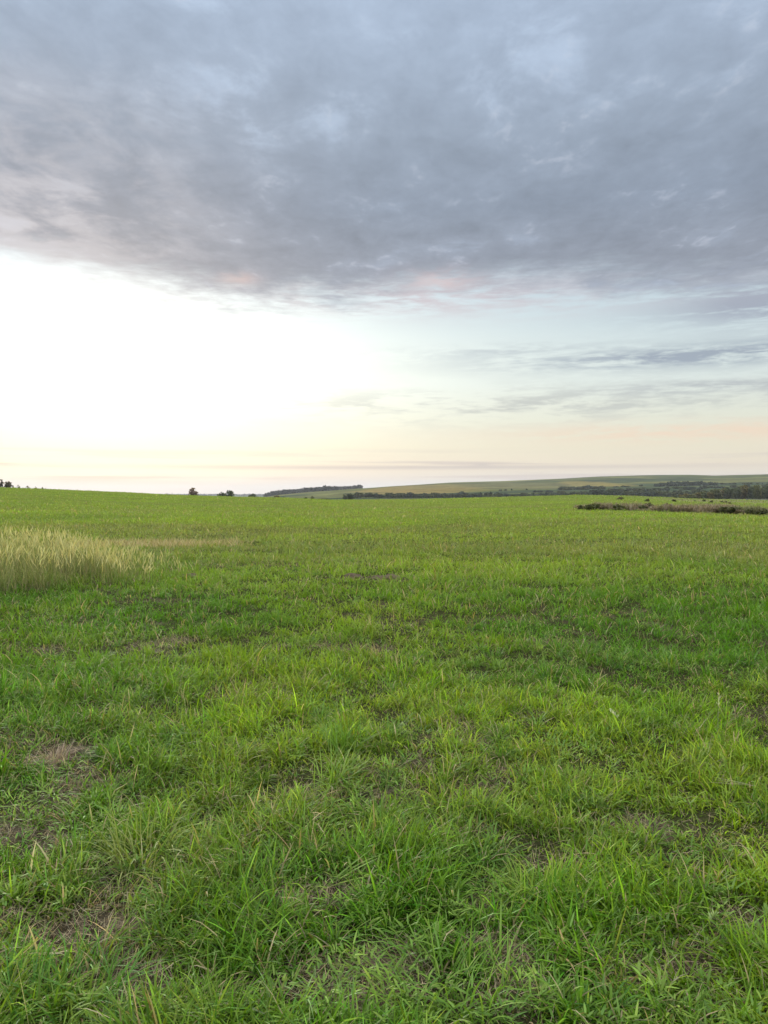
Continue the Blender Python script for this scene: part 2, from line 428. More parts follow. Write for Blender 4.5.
# ------------------------------------------------------------------ weedy bank on the right
BK = np.array([ground_at(a, b) for a, b in [(586, 509), (600, 509.5), (640, 511), (690, 512.5), (768, 514), (900, 516)]])
wb = Bag()
n = 26000; u = rng.random(n)
x = BK[0, 0] + u * (BK[-1, 0] - BK[0, 0]); yb = np.interp(x, BK[:, 0], BK[:, 1]); v = rng.random(n)
y = yb + v * 5
cl = fbm(x, y, 1.7, 3, 190)
k = rng.random(n) < .25 + sstep(.4, .6, cl); x, y, cl, u = x[k], y[k], cl[k], u[k]; n = len(x)
hh = (.28 + .55 * sstep(.35, .7, cl)) * rng.uniform(.5, 1.1, n) * (.5 + .5 * sstep(0, .06, u))
col = vary(mix(mix((.20, .155, .12), (.36, .29, .21), rng.random(n)), (.14, .16, .07), sstep(.5, .7, fbm(x, y, 3.5, 3, 200)) * .8), n, .25, .05)
wb.add(*blades(x, y, height(x, y), hh, rng.uniform(.03, .07, n), rng.uniform(0, 6.28, n), rng.uniform(0, .8, n), rng.uniform(.1, 1.2, n), col, 3))
tag(wb.build('dry_weeds', M_straw), 'low strip of brown dead weeds crossing the right side of the field', 'dry weeds', kind='stuff')

# ------------------------------------------------------------------ trees and bushes
def crown_mesh(rs, Ht, Wd, n, c1, c2, lobes=6, low=.12, leaf=.06, conic=0.0):
    """leaf clumps scattered through an uneven crown of height Ht and width Wd; origin at the base"""
    lob = []
    for i in range(lobes):
        hz = rs.uniform(low + .15, .82); rr = (1 - conic * hz) * (1 - abs(hz - .5) * .7)
        a = rs.uniform(0, 6.28); d = rs.uniform(.08, .36) * Wd * rr
        lob.append((math.cos(a) * d, math.sin(a) * d, hz * Ht, rs.uniform(.24, .36) * Wd * rr, rs.uniform(.16, .26) * Ht, rs.uniform(0, 1)))
    lob.append((0, 0, Ht * .5, Wd * .42, Ht * .38, .3)); lob.append((rs.uniform(-.1, .1) * Wd, 0, Ht * .75, Wd * .33, Ht * .22, .6)); lob.append((0, 0, Ht * .22, Wd * .42, Ht * .2, .2))
    lob = np.array(lob); li = rs.integers(0, len(lob), n); l = lob[li]
    d = rs.normal(size=(n, 3)); d /= np.linalg.norm(d, axis=1)[:, None]; rr = rs.random(n) ** .35 * rs.uniform(.85, 1.18, n)
    P = l[:, :3] + d * rr[:, None] * np.stack([l[:, 3], l[:, 3], l[:, 4]], -1)
    P[:, 2] = np.clip(P[:, 2], low * Ht, Ht)
    s = leaf * Wd * rs.uniform(.6, 1.4, n)
    nrm = d + rs.normal(size=(n, 3)) * .6; nrm /= np.linalg.norm(nrm, axis=1)[:, None]
    t = np.cross(nrm, rs.normal(size=(n, 3))); t /= np.linalg.norm(t, axis=1)[:, None] + 1e-9; b = np.cross(nrm, t)
    s = s[:, None]
    V = np.stack([P - t * s - b * s * .6, P + t * s * .8 - b * s, P + t * s + b * s * .7, P - t * s * .7 + b * s], 1).reshape(-1, 3)
    q = np.arange(4 * n).reshape(n, 4)
    tone = np.clip(l[:, 5] * .6 + rs.random(n) * .4, 0, 1)
    C = np.repeat(mix(c1, c2, tone) * np.exp(rs.normal(0, .15, n))[:, None], 4, axis=0)
    return V, q, C
def trunk_mesh(rs, Ht, r0, limbs=4):
    V = []; Q = []; n = 7
    def tube(p0, p1, a, b):
        st = len(V); p0 = np.array(p0, float); p1 = np.array(p1, float); ax = p1 - p0; ax /= np.linalg.norm(ax)
        t = np.cross(ax, (.3, .9, .1)); t /= np.linalg.norm(t); bb = np.cross(ax, t)
        for p, rr in ((p0, a), ((p0 + p1) / 2 + t * a * .3, (a + b) / 2), (p1, b)):
            for k in range(n):
                an = k / n * 6.2832; V.append(p + (t * math.cos(an) + bb * math.sin(an)) * rr)
        for s in range(2):
            for k in range(n): Q.append([st + s * n + k, st + s * n + (k + 1) % n, st + (s + 1) * n + (k + 1) % n, st + (s + 1) * n + k])
    tube((0, 0, -.3), (0, 0, Ht * .62), r0, r0 * .35)
    for i in range(limbs):
        a = rs.uniform(0, 6.28); h = rs.uniform(.22, .5) * Ht
        tube((0, 0, h), (math.cos(a) * Ht * .2, math.sin(a) * Ht * .2, h + Ht * rs.uniform(.15, .3)), r0 * .4, r0 * .1)
    return np.array(V), np.array(Q)

def crown_obj(name, parent, **k):
    V, q, C = crown_mesh(**k); return build(name, V, [q], C, M_tree, parent)
def place(px, D): 
    x = (px - 384) / F * D; return x, D, H(x, D)
def tree_thing(name, px, ytop, wpx, D, c1, c2, label, cat, group=None, seed=0, lobes=7, low=.15, n=700, conic=0, extra=0):
    rs = np.random.default_rng(seed + 1000)
    x, y, z = place(px, D); Ht = (CAMZ - (ytop - HOR) / F * D - z) * 1.04; W = wpx / F * D * 1.25
    t = empty(name, (x, y, z))
    crown_obj('crown', t, rs=rs, Ht=Ht, Wd=W, n=n, c1=c1, c2=c2, lobes=lobes, low=low, conic=conic)
    V, Q = trunk_mesh(rs, Ht, max(.12, Ht * .022)); build('trunk', V, [Q], None, M_bark, t)
    return tag(t, label, cat, group)
DK1, DK2 = (.055, .068, .045), (.105, .125, .065)
tree_thing('tree', 193, 488.6, 11, 520, (.15, .095, .075), (.23, .16, .115), 'rounded reddish brown tree standing alone on the far edge of the field', 'tree', seed=1, lobes=8, low=.05)
tree_thing('tree', 229, 490.2, 10.5, 520, DK1, DK2, 'taller right half of the dark green pair of trees beside the reddish tree', 'tree', seed=2, low=.05)
tree_thing('tree', 221.3, 491.8, 8.5, 515, DK1, DK2, 'lower left half of the dark green pair of trees beside the reddish tree', 'tree', seed=3, low=.05)
tree_thing('tree', 2, 480.5, 7, 330, (.07, .06, .045), (.12, .10, .07), 'brownish tree cut by the left edge of the photo on the field crest', 'tree', seed=4, low=.1)
tree_thing('tree', 9.5, 481.3, 9, 330, (.07, .06, .045), (.12, .10, .07), 'broad brownish tree on the left crest, second from the photo edge', 'tree', seed=5, low=.05)
tree_thing('tree', 344.8, 493.2, 5.5, 640, DK1, (.05, .07, .04), 'dark tree at the left end of the long tree belt, the left of two', 'tree', seed=6, low=.03)
tree_thing('tree', 350, 493.0, 6, 645, DK1, (.05, .07, .04), 'dark tree at the left end of the long tree belt, the right of two', 'tree', seed=7, low=.03)
def bush_thing(px, ytop, wpx, D, c1, c2, label, seed, group=None, name='bush', n=260):
    rs = np.random.default_rng(seed + 2000); x, y, z = place(px, D)
    Ht = max(.35, CAMZ - (ytop - HOR) / F * D - z) * 1.05; W = wpx / F * D * 1.15
    o = crown_obj(name, None, rs=rs, Ht=Ht, Wd=W, n=n, c1=c1, c2=c2, lobes=6, low=.0, leaf=.07)
    o.location = (x, y, z - .02); return tag(o, label, 'bush', group)
OB1, OB2 = (.085, .085, .05), (.15, .14, .085)
bush_thing(19, 486.2, 7, 300, OB1, OB2, 'first low bush right of the brownish trees on the left crest', 1)
bush_thing(27, 486.5, 7, 300, OB1, OB2, 'second low bush right of the brownish trees on the left crest', 2)
bush_thing(36, 486.4, 8, 300, OB1, OB2, 'third low bush along the left crest, in the middle of the low row', 3)
bush_thing(44, 487.2, 8, 300, OB1, OB2, 'fourth low bush along the left crest, near the end of the row', 4)
bush_thing(68, 488.8, 3.5, 280, OB1, OB2, 'tiny lone bush on the left crest, past the end of the row', 5)
bush_thing(167, 492.9, 4, 420, OB1, OB2, 'tiny bush left of the reddish tree on the skyline', 6)
bush_thing(171.5, 493.1, 3, 420, OB1, OB2, 'tiniest bush on the skyline, between its twin and the reddish tree', 7)
bush_thing(254, 494.6, 12, 700, DK1, DK2, 'low dark thicket on the skyline right of the dark pair of trees', 8)
bush_thing(277.5, 496.0, 6.5, 235, (.09, .07, .05), (.16, .12, .08), 'brownish bush on the field edge below the wooded ridge, left of two', 9)
bush_thing(284, 497.0, 4, 235, (.07, .09, .04), (.13, .13, .07), 'small olive bush on the field edge, right beside a brownish bush', 10)
bush_thing(306, 499.2, 3.2, 210, DK1, DK1, 'tiny dark bush on the field edge left of a grey bush', 11)
bush_thing(312.5, 496.2, 4, 230, (.11, .10, .08), (.17, .16, .13), 'grey upright bush on the field edge beside a tiny dark bush', 12)
bush_thing(323, 498.8, 9, 228, OB1, (.14, .15, .07), 'long flat olive bush on the field edge below the wooded ridge', 13)
bush_thing(612, 492.0, 22, 950, (.025, .035, .025), (.05, .07, .04), 'large dark thicket standing out of the belt before the golden slope', 14, n=700)
bush_thing(596, 490.0, 16, 965, (.025, .035, .025), (.05, .065, .04), 'tallest dark thicket of the belt, just below the golden slope', 15, n=600)

# repeats: a few kinds of small distant tree, copied
def proto(name, seed, Ht, W, c1, c2, n=230, conic=0., low=.0):
    rs = np.random.default_rng(seed + 3000)
    V, q, C = crown_mesh(rs, Ht, W, n, c1, c2, 5, low, .085, conic)
    Vt, Qt = trunk_mesh(rs, Ht, Ht * .022, 2)
    V2 = np.concatenate([V, Vt]); C2 = np.concatenate([C, np.tile([(.06, .05, .04)], (len(Vt), 1))])
    me_o = build(name, V2, [np.concatenate([q, Qt + len(V)])], C2, M_tree); me = me_o.data
    bpy.data.objects.remove(me_o)
    return me
BELT = [proto('tree', s, 9, rng.uniform(10, 15), c1, c2, conic=cn) for s, (c1, c2, cn) in enumerate(
    [(DK1, DK2, 0), (DK1, (.05, .075, .05), .5), ((.035, .05, .045), (.07, .09, .065), 0), ((.05, .06, .03), (.10, .11, .05), 0), (DK1, DK2, .3)])]
GOLD = [proto('tree', 20 + s, 9, 9, c1, c2) for s, (c1, c2) in enumerate([((.08, .075, .03), (.17, .14, .05)), ((.06, .075, .035), (.12, .12, .05)), (DK1, DK2)])]
BUSH = [proto('bush', 30 + s, 1, 1.5, c1, c2, 140, 0, 0) for s, (c1, c2) in enumerate([((.07, .072, .035), (.12, .12, .06)), ((.11, .085, .06), (.18, .145, .10)), ((.08, .09, .045), (.14, .14, .07))])]
rr = random.Random(9)
def rep(meshes, name, x, y, sx, sz, label, cat, group):
    o = bpy.data.objects.new(name, rr.choice(meshes)); o.location = (x, y, H(x, y) - .1 * sz)
    o.rotation_euler = (0, 0, rr.uniform(0, 6.28)); o.scale = (sx, sx, sz); COL.objects.link(o)
    return tag(o, label, cat, group)
for i in range(170):                                     # the long belt
    px = 353 + (770 - 353) * (i + rr.uniform(-.5, .5)) / 170
    D = rr.uniform(980, 1060); hgt = rr.uniform(.55, 1.05) * (1.0 if px < 500 or px > 560 else .8)
    rep(BELT, 'tree', (px - 384) / F * D, D, rr.uniform(.7, 1.2), hgt * .78, 'dark tree in the long belt along the foot of the hill', 'tree', 'trees of the long belt along the foot of the hill')
for i in range(34):                                      # hedge line half way up, right
    px = 600 + 180 * (i + rr.uniform(-.5, .5)) / 34; D = rr.uniform(1190, 1260) + (px - 690) * .4
    rep(BELT, 'tree', (px - 384) / F * D, D, rr.uniform(.8, 1.5), rr.uniform(.3, .6), 'dark tree in the hedge line half way up the right hill', 'tree', 'trees of the hedge line half way up the hill')
for i in range(18):
    px = 560 + 46 * (i + rr.uniform(-.4, .4)) / 18; D = rr.uniform(1330, 1420)
    rep(BELT, 'tree', (px - 384) / F * D, D, rr.uniform(.9, 1.6), rr.uniform(.35, .6), 'small dark tree in the line at the foot of the golden slope', 'tree', 'trees at the foot of the golden slope')
for i in range(190):                                     # loose trees over the far slope
    px = rr.uniform(440, 790); row = rr.choice([0, 1, 2]); D = (1140, 1270, 1420)[row] + .5 * (px - 600) + rr.uniform(-12, 12)
    if vnoise(np.array([px / 34.]), np.array([row * 7.3]), 5)[0] < .5: continue
    rep(BELT, 'tree', (px - 384) / F * D, D, rr.uniform(.4, .9), rr.uniform(.2, .42), 'small tree in a loose group scattered over the far slope', 'tree', 'loose small trees scattered over the far slope')
for i in range(46):                                      # nearer wood at the right edge
    px = 668 + 128 * (i + rr.uniform(-.4, .4)) / 46; D = rr.uniform(640, 760)
    ht = np.interp(px, [668, 700, 715, 745, 770, 800], [4.5, 7, 9.5, 13, 11, 10]) * rr.uniform(.72, 1.05) / 9
    rep(GOLD, 'tree', (px - 384) / F * D, D, rr.uniform(.7, 1.15), ht, 'green or golden tree in the bushy wood at the right edge', 'tree', 'trees of the bushy wood at the right edge')
for i in range(30):                                      # bushes poking out of the weedy bank
    px = 590 + 230 * (i + rr.uniform(-.45, .45)) / 30; x = (px - 384) / F * 78; 
    yb = float(np.interp(x, BK[:, 0], BK[:, 1])); x = (px - 384) / F * yb
    s = rr.uniform(.35, .75)
    rep(BUSH, 'bush', x, yb + rr.uniform(.8, 4.5), s * 1.1, s * rr.uniform(.7, 1.1), 'low dark bush growing in the brown weed strip', 'bush', 'bushes in the brown weed strip')
for i in range(16):                                      # scattered in the pale field behind it
    px = rr.uniform(615, 790); D = rr.uniform(105, 150)
    s = rr.uniform(.25, .6)
    rep(BUSH, 'bush', (px - 384) / F * D, D, s, s * .7, 'low bush scattered in the pale field behind the weed strip', 'bush', 'bushes scattered behind the weed strip')

# woods that read as one mass
def wood(name, pts, Ht, W, c1, c2, label, per=26):
    rs = np.random.default_rng(77); b = Bag()
    for (x, y) in pts:
        V, q, C = crown_mesh(rs, Ht * rs.uniform(.7, 1.2), W * rs.uniform(.8, 1.3), per, c1, c2, 4, .0, .13)
        V = V + np.array([x, y, H(x, y) - .5]); b.add(V, q, np.zeros((0, 3), int), C)
    tag(b.build(name, M_tree), label, 'wood', kind='stuff')
pts = []
for i in range(520):
    px = rr.uniform(266, 362); D = rr.uniform(1900, 2620)
    if px > 335 and D < 2250: continue
    pts.append(((px - 384) / F * D, D))
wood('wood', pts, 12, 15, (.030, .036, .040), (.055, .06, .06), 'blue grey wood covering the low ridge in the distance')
pts = []
for i in range(80):
    px = rr.triangular(655, 716, 690); D = rr.uniform(1400, 1560) + (px - 690) * 1
    pts.append(((px - 384) / F * D, D))
wood('wood', pts, 5, 13, (.025, .035, .032), (.05, .065, .05), 'dark square wood high on the hill at the right')
pts = []
for i in range(700):
    D = rr.uniform(5600, 6400); pts.append((rr.uniform(-.62, -.10) * D, D))
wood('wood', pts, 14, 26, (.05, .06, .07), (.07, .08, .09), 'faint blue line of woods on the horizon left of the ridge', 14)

# ------------------------------------------------------------------ single plants that stand out in the foreground
def plant(name, px, py, label, cat, n, Lr, wr, lean, droop, c1, c2, spread=.05, mat=None, segs=6, angs=None, zoff=0.):
    x, y = ground_at(px, py); z = H(x, y)
    a = rng.uniform(0, 6.28, n) if angs is None else np.array([angs[i % len(angs)] for i in range(n)]) + rng.normal(0, .12, n)
    rad = rng.random(n) ** .5 * spread * 1.35
    b = Bag(); bx = np.cos(a) * rad; by = np.sin(a) * rad
    b.add(*blades(bx, by, height(bx + x, by + y) - z + zoff, rng.uniform(*Lr, n), rng.uniform(*wr, n), a + rng.normal(0, 1.1, n) * (angs is None), rng.uniform(*lean, n), rng.uniform(*droop, n),
                  vary(mix(c1, c2, rng.random(n)), n, .1, .05), segs))
    o = b.build(name, mat or M_blade); o.location = (x, y, z)
    return tag(o, label, cat)
GR1, GR2 = (.12, .24, .03), (.20, .32, .05)
plant('dead_grass_tuft', 50, 764, 'withered reddish brown grass tuft in a matted patch at the left', 'grass tuft', 140, (.06, .17), (.002, .005), (.3, 1.4), (.1, .9), (.30, .20, .14), (.48, .38, .28), .05, M_straw)
plant('grass_tuft', 452, 1000, 'big bright green grass tuft at the bottom centre of the photo', 'grass tuft', 170, (.12, .27), (.005, .011), (.0, .9), (.4, 2.3), GR1, GR2, .17)
plant('grass_tuft', 140, 868, 'tall yellow green grass tuft above the matted patch at lower left', 'grass tuft', 120, (.18, .32), (.004, .008), (.0, .9), (.4, 2.2), (.20, .25, .06), (.30, .34, .09), .10)
plant('grass_tuft', 345, 752, 'dense spiky green grass tuft, middle of the photo', 'grass tuft', 110, (.18, .32), (.005, .009), (.0, .8), (.2, 1.2), GR1, (.17, .28, .05), .09)
plant('grass_tuft', 330, 792, 'light green arching tuft just in front of a spiky tuft', 'grass tuft', 60, (.16, .30), (.005, .010), (.1, .9), (.3, 1.5), (.17, .28, .05), (.26, .36, .08), .07)
plant('grass_tuft', 545, 905, 'yellow green upright grass tuft right of the bare patches', 'grass tuft', 130, (.14, .25), (.004, .008), (.0, .9), (.4, 2.2), (.17, .27, .03), (.25, .33, .05), .1)
plant('grass_tuft', 688, 1012, 'pale green starry grass tuft near the bottom right corner', 'grass tuft', 34, (.10, .20), (.005, .009), (.3, 1.3), (.4, 2.0), (.17, .27, .06), (.24, .34, .09), .06)
plant('grass_tuft', 60, 1010, 'dark green dense tuft near the bottom left corner', 'grass tuft', 170, (.12, .24), (.005, .009), (.0, .9), (.3, 1.4), (.08, .20, .03), (.13, .26, .04), .14)
plant('grass_tuft', 235, 905, 'dark green long bladed tuft between the matted patches', 'grass tuft', 130, (.12, .24), (.004, .008), (.1, 1.0), (.2, 1.3), (.09, .20, .03), (.14, .25, .04), .12)
plant('grass_tuft', 300, 1018, 'pale silvery tuft of wide blades at the bottom edge', 'grass tuft', 26, (.10, .22), (.006, .011), (.1, 1.1), (.4, 2.0), (.18, .28, .08), (.25, .35, .12), .08)
plant('broad_leaf_grass', 322, 893, 'long bright green wide leaf sprawling sideways over a matted patch', 'grass blade', 4, (.22, .30), (.011, .015), (.9, 1.2), (.1, .5), (.24, .36, .07), (.28, .40, .09), .01, angs=[.15, .45, -.1])
plant('broad_leaf_grass', 612, 968, 'single upright yellow green leaf shoot at the lower right', 'grass blade', 3, (.17, .22), (.011, .015), (.1, .3), (.05, .2), (.32, .38, .05), (.36, .42, .06), .01, angs=[.3])
plant('broad_leaf_grass', 100, 958, 'wide bright leaves leaning right across the lower left matted patch', 'grass blade', 5, (.16, .24), (.011, .015), (.5, .8), (.2, .6), (.24, .36, .08), (.30, .42, .11), .015, angs=[.4, .6])
def seed_stalk(px, py, L, lab, lean=.15, droop=.3, ang=None, c=(.50, .50, .30)):
    x, y = ground_at(px, py); z = H(x, y); a = np.array([rng.uniform(0, 6.28) if ang is None else ang]); one = np.ones(1)
    t = empty('grass_stalk', (x, y, z)); b = Bag(); col = np.array([c]) * .75
    for tw in (0, 1.57): b.add(*blades(0 * one, 0 * one, 0 * one, L * one, .0035 * one, a, lean * one, droop * one, col, 6, None, np.array([tw])))
    b.build('stem', M_straw, t)
    # tip position of the stem arc
    px_, pz_ = 0, 0
    for s in range(5):
        an = lean + droop * (s / 6 + .5 / 6); px_ += math.sin(an) * L / 6; pz_ += math.cos(an) * L / 6
    b = Bag(); m = 26; t_ = rng.random(m) * L * .28
    hx = math.cos(a[0]) * (px_ + np.sin(lean + droop) * t_); hy = math.sin(a[0]) * (px_ + np.sin(lean + droop) * t_); hz = pz_ + np.cos(lean + droop) * t_
    b.add(*blades(hx, hy, hz, rng.uniform(.018, .03, m), rng.uniform(.004, .006, m), rng.uniform(0, 6.28, m), rng.uniform(.2, .7, m), rng.uniform(0, .3, m), vary(np.tile([c], (m, 1)), m, .1, .03), 3))
    b.build('seed_head', M_straw, t)
    return tag(t, lab, 'grass stalk')
seed_stalk(86, 700, .30, 'pale seed stalk leftmost of the three in the left middle ground', .1, .5, 0.3)
seed_stalk(112, 672, .32, 'pale seed stalk upright, between two others in the left middle ground', .05, .4, 2.8)
seed_stalk(145, 672, .34, 'pale seed stalk leaning right, rightmost of three at left middle ground', .2, .3, 0.2)
seed_stalk(200, 664, .55, 'tallest pale seed stalk, left of centre', .05, .3, 2.9)
seed_stalk(532, 650, .36, 'small pale seed stalk right of centre', .05, .4, 2.9)
seed_stalk(635, 752, .26, 'white tipped drooping stalk right of centre', .15, .7, 2.9, (.62, .64, .45))
seed_stalk(720, 745, .28, 'straight pale stalk at the right, beyond a drooping one', .03, .1, 1.0, (.6, .6, .42))
seed_stalk(697, 950, .12, 'short feathery stalk leaning right near the lower right corner', .7, .2, 0.3, (.42, .50, .25))
# fallen straw stem
plant('dry_stem', 760, 806, 'fallen pale straw stem lying on the grass at the right edge', 'dry stem', 3, (.22, .26), (.006, .008), (1.35, 1.5), (.0, .12), (.36, .31, .20), (.42, .36, .23), .01, M_straw, angs=[3.1], zoff=.09)
# clods of soil on the molehill patch
def clod(px, py, size, label):
    rs = np.random.default_rng(int(px)); import bmesh
    x, y = ground_at(px, py); bm = bmesh.new(); bmesh.ops.create_icosphere(bm, subdivisions=3, radius=1)
    for v in bm.verts:
        p = v.co; f = 1 + .35 * (float(vnoise(np.array([p.x * 2.2 + px]), np.array([p.y * 2.2 + p.z * 1.7]), 7)[0]) - .5) + .25 * (float(vnoise(np.array([p.x * 6 + px]), np.array([p.y * 6 + p.z * 5]), 9)[0]) - .5)
        v.co = (p.x * f * size * 1.5, p.y * f * size, max(p.z * f, -.2) * size * .55)
    me = bpy.data.meshes.new('soil_mound'); bm.to_mesh(me); bm.free()
    at = me.color_attributes.new('Col', 'FLOAT_COLOR', 'POINT'); n = len(me.vertices)
    at.data.foreach_set('color', np.tile([.17, .13, .09, 1.], n).astype(np.float32)); me.materials.append(M_field)
    o = bpy.data.objects.new('soil_mound', me); o.location = (x, y, H(x, y)); link(o); return tag(o, label, 'soil mound')
clod(391, 579, .16, 'darkest clod at the right end of the brown earth patch')
clod(377, 579.5, .13, 'middle brown clod of the bare earth patch in the field')
clod(353, 578, .14, 'grey brown clod at the left end of the bare earth patch')
clod(190, 577, .13, 'small brown clod at the tip of the tall straw grass')

# ------------------------------------------------------------------ haze
import bmesh
bm = bmesh.new(); bmesh.ops.create_cube(bm, size=1)
me = bpy.data.meshes.new('haze'); bm.to_mesh(me); bm.free()
hz = bpy.data.objects.new('haze', me); hz.scale = (25000, 25000, 150); hz.location = (0, 0, 150 / 2 - 22); link(hz)
mh, nt = newmat('haze_air'); pv = nt.nodes.new('ShaderNodeVolumePrincipled'); ho = nt.nodes.new('ShaderNodeOutputMaterial')
pv.inputs['Color'].default_value = (.84, .88, .95, 1); pv.inputs['Density'].default_value = .00006; pv.inputs['Anisotropy'].default_value = .2
nt.links.new(pv.outputs[0], ho.inputs['Volume']); me.materials.append(mh)
tag(hz, 'thin pale haze over the distant hills', 'haze', kind='stuff')

# ------------------------------------------------------------------ sky
SUN_AZ, SUN_EL = -19.5, 11.0
w = bpy.data.worlds.new('World'); scn.world = w; w.use_nodes = True
nt = w.node_tree; N = nt.nodes; Lk = nt.links; N.clear()
def val(v): return v
def setin(sock, v):
    if isinstance(v, (int, float)): sock.default_value = v
    elif isinstance(v, tuple): sock.default_value = v if len(v) == len(sock.default_value) else tuple(v) + (1,)
    else: Lk.new(v, sock)
def m(op, a, b=0., c=0.):
    n = N.new('ShaderNodeMath'); n.operation = op; setin(n.inputs[0], a); setin(n.inputs[1], b); setin(n.inputs[2], c); return n.outputs[0]
def add(a, b): return m('ADD', a, b)
def sub(a, b): return m('SUBTRACT', a, b)
def mul(a, b): return m('MULTIPLY', a, b)
def ss(v, a, b, lo=0., hi=1.):
    n = N.new('ShaderNodeMapRange'); n.interpolation_type = 'SMOOTHSTEP'
    for i, q in enumerate((v, a, b, lo, hi)): setin(n.inputs[i], q)
    return n.outputs[0]
def cmix(f, a, b, mode='MIX'):
    n = N.new('ShaderNodeMix'); n.data_type = 'RGBA'; n.blend_type = mode; n.clamp_factor = True
    setin(n.inputs[0], f); setin(n.inputs[6], a); setin(n.inputs[7], b); return n.outputs[2]
def vec(x, y, z=0.):
    n = N.new('ShaderNodeCombineXYZ'); setin(n.inputs[0], x); setin(n.inputs[1], y); setin(n.inputs[2], z); return n.outputs[0]
def noise(v, scale, detail=5, rough=.55, dist=0.):
    n = N.new('ShaderNodeTexNoise'); setin(n.inputs['Vector'], v); n.inputs['Scale'].default_value = scale; n.inputs['Detail'].default_value = detail
    n.inputs['Roughness'].default_value = rough; n.inputs['Distortion'].default_value = dist; return n.outputs['Fac']
def ramp(f, stops):
    n = N.new('ShaderNodeValToRGB'); r = n.color_ramp; setin(n.inputs[0], f)
    while len(r.elements) < len(stops): r.elements.new(.5)
    for e, (p, c) in zip(r.elements, stops): e.position = p; e.color = tuple(c) + (1,)
    return n.outputs[0]
def lin(*c): return tuple(((v / 255 + .055) / 1.055) ** 2.4 for v in c)
def gauss(d2): return m('EXPONENT', mul(d2, -1.))
tc = N.new('ShaderNodeTexCoord'); sep = N.new('ShaderNodeSeparateXYZ'); Lk.new(tc.outputs['Generated'], sep.inputs[0])
X, Y, Z = sep.outputs
el = mul(m('ARCSINE', Z), 57.2958); az = mul(m('ARCTAN2', X, Y), 57.2958)
zz = m('MAXIMUM', Z, .04)
U = m('DIVIDE', X, zz); V_ = m('DIVIDE', Y, zz)               # position on the flat cloud layer
pl = vec(U, V_)
# open sky below the cloud sheet
clear = ramp(m('DIVIDE', el, 40.), [(0., lin(206, 208, 208)), (.022, lin(214, 209, 203)), (.05, lin(232, 220, 200)), (.085, lin(232, 226, 203)), (.135, lin(226, 229, 214)),
                                    (.2, lin(217, 228, 226)), (.3, lin(202, 219, 226)), (.4, lin(196, 212, 226)), (1., lin(172, 196, 228))])
def ell(a0, e0, sa, se):
    return add(m('POWER', m('ABSOLUTE', m('DIVIDE', sub(az, a0), sa)), 2.), m('POWER', m('ABSOLUTE', m('DIVIDE', sub(el, e0), se)), 2.))
g1 = gauss(ell(-21., 10., 20., 8.5)); g2 = gauss(ell(-19., 9., 30., 4.5))
glow = cmix(1., clear, cmix(1., (.58, .55, .47), vec(g1, g1, g1), 'MULTIPLY'), 'ADD')
glow = cmix(1., glow, cmix(1., (.24, .215, .13), vec(g2, g2, g2), 'MULTIPLY'), 'ADD')
# fine level bands near the horizon
lb = noise(vec(mul(az, .03), mul(el, 1.1), 3.), 1.3, 4, .55)
bandm = mul(ss(lb, .50, .64), mul(ss(el, .5, 1.1), ss(el, 3.6, 2.2)))
glow = cmix(mul(bandm, .8), glow, lin(205, 194, 190))
glow = cmix(mul(ss(el, 1.3, .3), .55), glow, lin(200, 205, 212))
thinb = mul(gauss(ell(2., 1.95, 22., .16)), 1.)
glow = cmix(mul(thinb, .7), glow, lin(190, 182, 182))
# wisps across the right
wc = vec(mul(az, .11), add(mul(el, .95), mul(az, -.02)), 1.7)
wn = noise(wc, 1.1, 7, .62, .6); wn2 = noise(vec(mul(az, .35), mul(el, 2.2), 5.), 1.4, 6, .65, .4)
wsum = add(mul(wn, .6), mul(wn2, .4))
def band(a0, e0, sa, se, k, colr, base, lo=.40, hi=.60):
    mk = mul(mul(gauss(ell(a0, e0, sa, se)), k), ss(wsum, lo, hi)); return cmix(mk, base, colr)
sky = band(25., 9.4, 15., .75, 1.3, lin(160, 172, 186), glow, .38, .56)
sky = band(28., 12.6, 8., 1.5, 1.3, lin(165, 173, 188), sky, .36, .56)
sky = band(12., 6.4, 20., 1.2, .8, lin(190, 194, 192), sky, .44, .60)
sky = band(24., 7.3, 9., .5, .8, lin(178, 184, 190), sky, .40, .56)
sky = band(22., 4.3, 13., .7, .9, lin(243, 218, 194), sky, .38, .56)
sky = band(9., 10.3, 8., .5, .6, lin(186, 196, 204), sky, .44, .60)
sky = band(4., 14.2, 16., 1.3, .9, lin(212, 200, 206), sky, .40, .58)
sky = band(22., 14.6, 14., 1.0, .9, lin(190, 196, 208), sky, .40, .58)
sky = cmix(mul(gauss(ell(-11.4, 5.85, .22, .045)), .35), sky, lin(190, 190, 185))
sky = cmix(mul(gauss(ell(7.2, 2.15, .6, .09)), .5), sky, lin(180, 175, 178))
# the grey sheet
n_big = noise(pl, .9, 6, .58, .3); n_mid = noise(vec(U, mul(V_, .75), 4.), 3.8, 9, .60, .25); n_fine = noise(vec(U, mul(V_, .6), 9.), 11., 8, .64, .3)
edge = add(14.8, mul(ss(az, -15., -27.), .9))
edge = sub(edge, mul(gauss(m('POWER', m('ABSOLUTE', m('DIVIDE', add(az, 9.), 7.)), 2.)), .9))
edge = sub(edge, mul(ss(az, 8., 27.), .9))
en = add(add(mul(sub(n_big, .5), 4.), mul(sub(n_mid, .5), 4.5)), mul(sub(wn2, .5), 1.6))
cover = ss(add(sub(el, edge), en), -1.3, 1.9)
tone = ramp(m('DIVIDE', el, 40.), [(0., lin(146, 150, 161)), (.40, lin(135, 142, 155)), (.5, lin(131, 142, 158)), (.62, lin(143, 156, 173)), (.76, lin(157, 172, 192)), (1., lin(174, 191, 215))])
warm = mul(ss(az, 2., -26.), ss(el, 32., 16.))
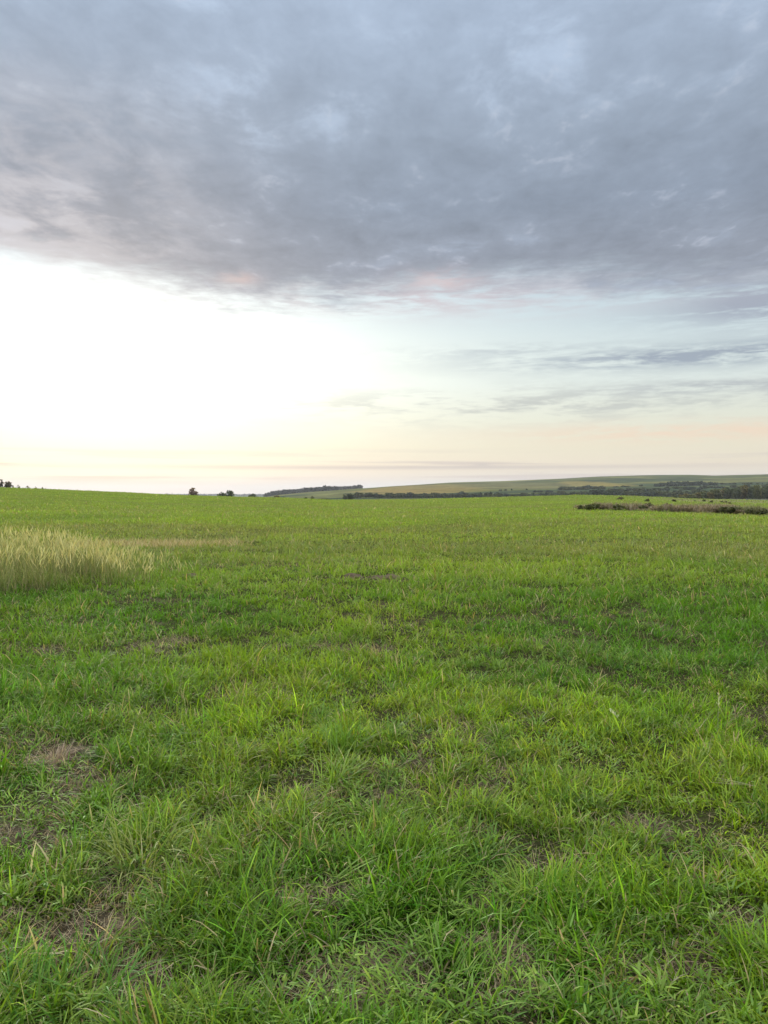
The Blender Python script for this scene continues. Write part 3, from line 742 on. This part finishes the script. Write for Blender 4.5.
tone = cmix(mul(warm, .2), tone, lin(178, 168, 168))
sh = add(add(mul(sub(n_big, .5), .9), mul(sub(n_mid, .5), 1.5)), mul(sub(n_fine, .5), 1.0))
shf = add(1.03, mul(sh, .40))
deck = cmix(1., tone, vec(shf, shf, shf), 'MULTIPLY')
hl = mul(ss(n_mid, .50, .68), ss(add(n_big, mul(ss(el, 19., 30.), .20)), .50, .70))
deck = cmix(mul(hl, .42), deck, lin(190, 207, 230))
pk = mul(ss(n_fine, .52, .66), mul(ss(n_mid, .5, .62), .35)); deck = cmix(pk, deck, lin(186, 192, 205))
left = mul(ss(az, -6., -28.), ss(el, 30., 17.)); deck = cmix(mul(mul(left, ss(n_mid, .38, .6)), .6), deck, lin(205, 200, 203))
# sunlit salmon spots on the lower edge
deck = cmix(mul(mul(gauss(ell(-10.6, 15.2, 1.4, .45)), .4), ss(n_mid, .35, .6)), deck, lin(232, 196, 184))
deck = cmix(mul(mul(gauss(ell(4.2, 15.2, 3.2, .8)), .6), ss(n_mid, .35, .6)), deck, lin(225, 196, 192))
# overhead, out of view, extra brightness is added to light the grass from above
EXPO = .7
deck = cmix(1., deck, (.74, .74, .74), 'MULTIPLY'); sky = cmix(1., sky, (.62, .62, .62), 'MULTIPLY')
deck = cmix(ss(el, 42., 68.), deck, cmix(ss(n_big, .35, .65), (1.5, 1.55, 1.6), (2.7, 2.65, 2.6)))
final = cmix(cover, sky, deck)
nis = N.new('ShaderNodeTexSky'); nis.sky_type = 'NISHITA'; nis.sun_disc = False
nis.sun_elevation = R(SUN_EL); nis.sun_rotation = R(SUN_AZ)
b1 = N.new('ShaderNodeBackground'); b1.inputs['Strength'].default_value = .05  # low sun: .05 keeps the clear part at the level of the rest
Lk.new(nis.outputs[0], b1.inputs[0])
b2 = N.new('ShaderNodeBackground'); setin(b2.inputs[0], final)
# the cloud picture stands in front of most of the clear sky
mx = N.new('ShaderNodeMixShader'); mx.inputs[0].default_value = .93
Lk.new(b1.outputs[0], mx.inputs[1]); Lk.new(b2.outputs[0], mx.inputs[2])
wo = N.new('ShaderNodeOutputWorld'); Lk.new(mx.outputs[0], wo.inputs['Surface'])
w.cycles.sampling_method = 'MANUAL'; w.cycles.sample_map_resolution = 1024

sun = bpy.data.lights.new('sun', 'SUN'); sun.energy = 2.8; sun.angle = R(10); sun.color = (1., .93, .80)
so = bpy.data.objects.new('sun', sun); link(so)
# light travels from the glow in the left sky towards the camera
from mathutils import Vector
d = Vector((math.sin(R(SUN_AZ)) * math.cos(R(SUN_EL)), math.cos(R(SUN_AZ)) * math.cos(R(SUN_EL)), math.sin(R(SUN_EL))))
so.rotation_euler = d.to_track_quat('Z', 'Y').to_euler()

# ------------------------------------------------------------------ camera and view
cam = bpy.data.cameras.new('camera'); co = bpy.data.objects.new('camera', cam); link(co)
cam.sensor_fit = 'VERTICAL'; cam.sensor_height = 36; cam.lens = 36 * F / 1024
cam.clip_start = .05; cam.clip_end = 40000
co.location = (0, 0, CAMZ); co.rotation_euler = (R(90) - math.atan((512 - HOR) / F), 0, 0)
scn.camera = co
scn.view_settings.view_transform = 'Standard'; scn.view_settings.look = 'None'
scn.view_settings.exposure = EXPO; scn.view_settings.gamma = 1
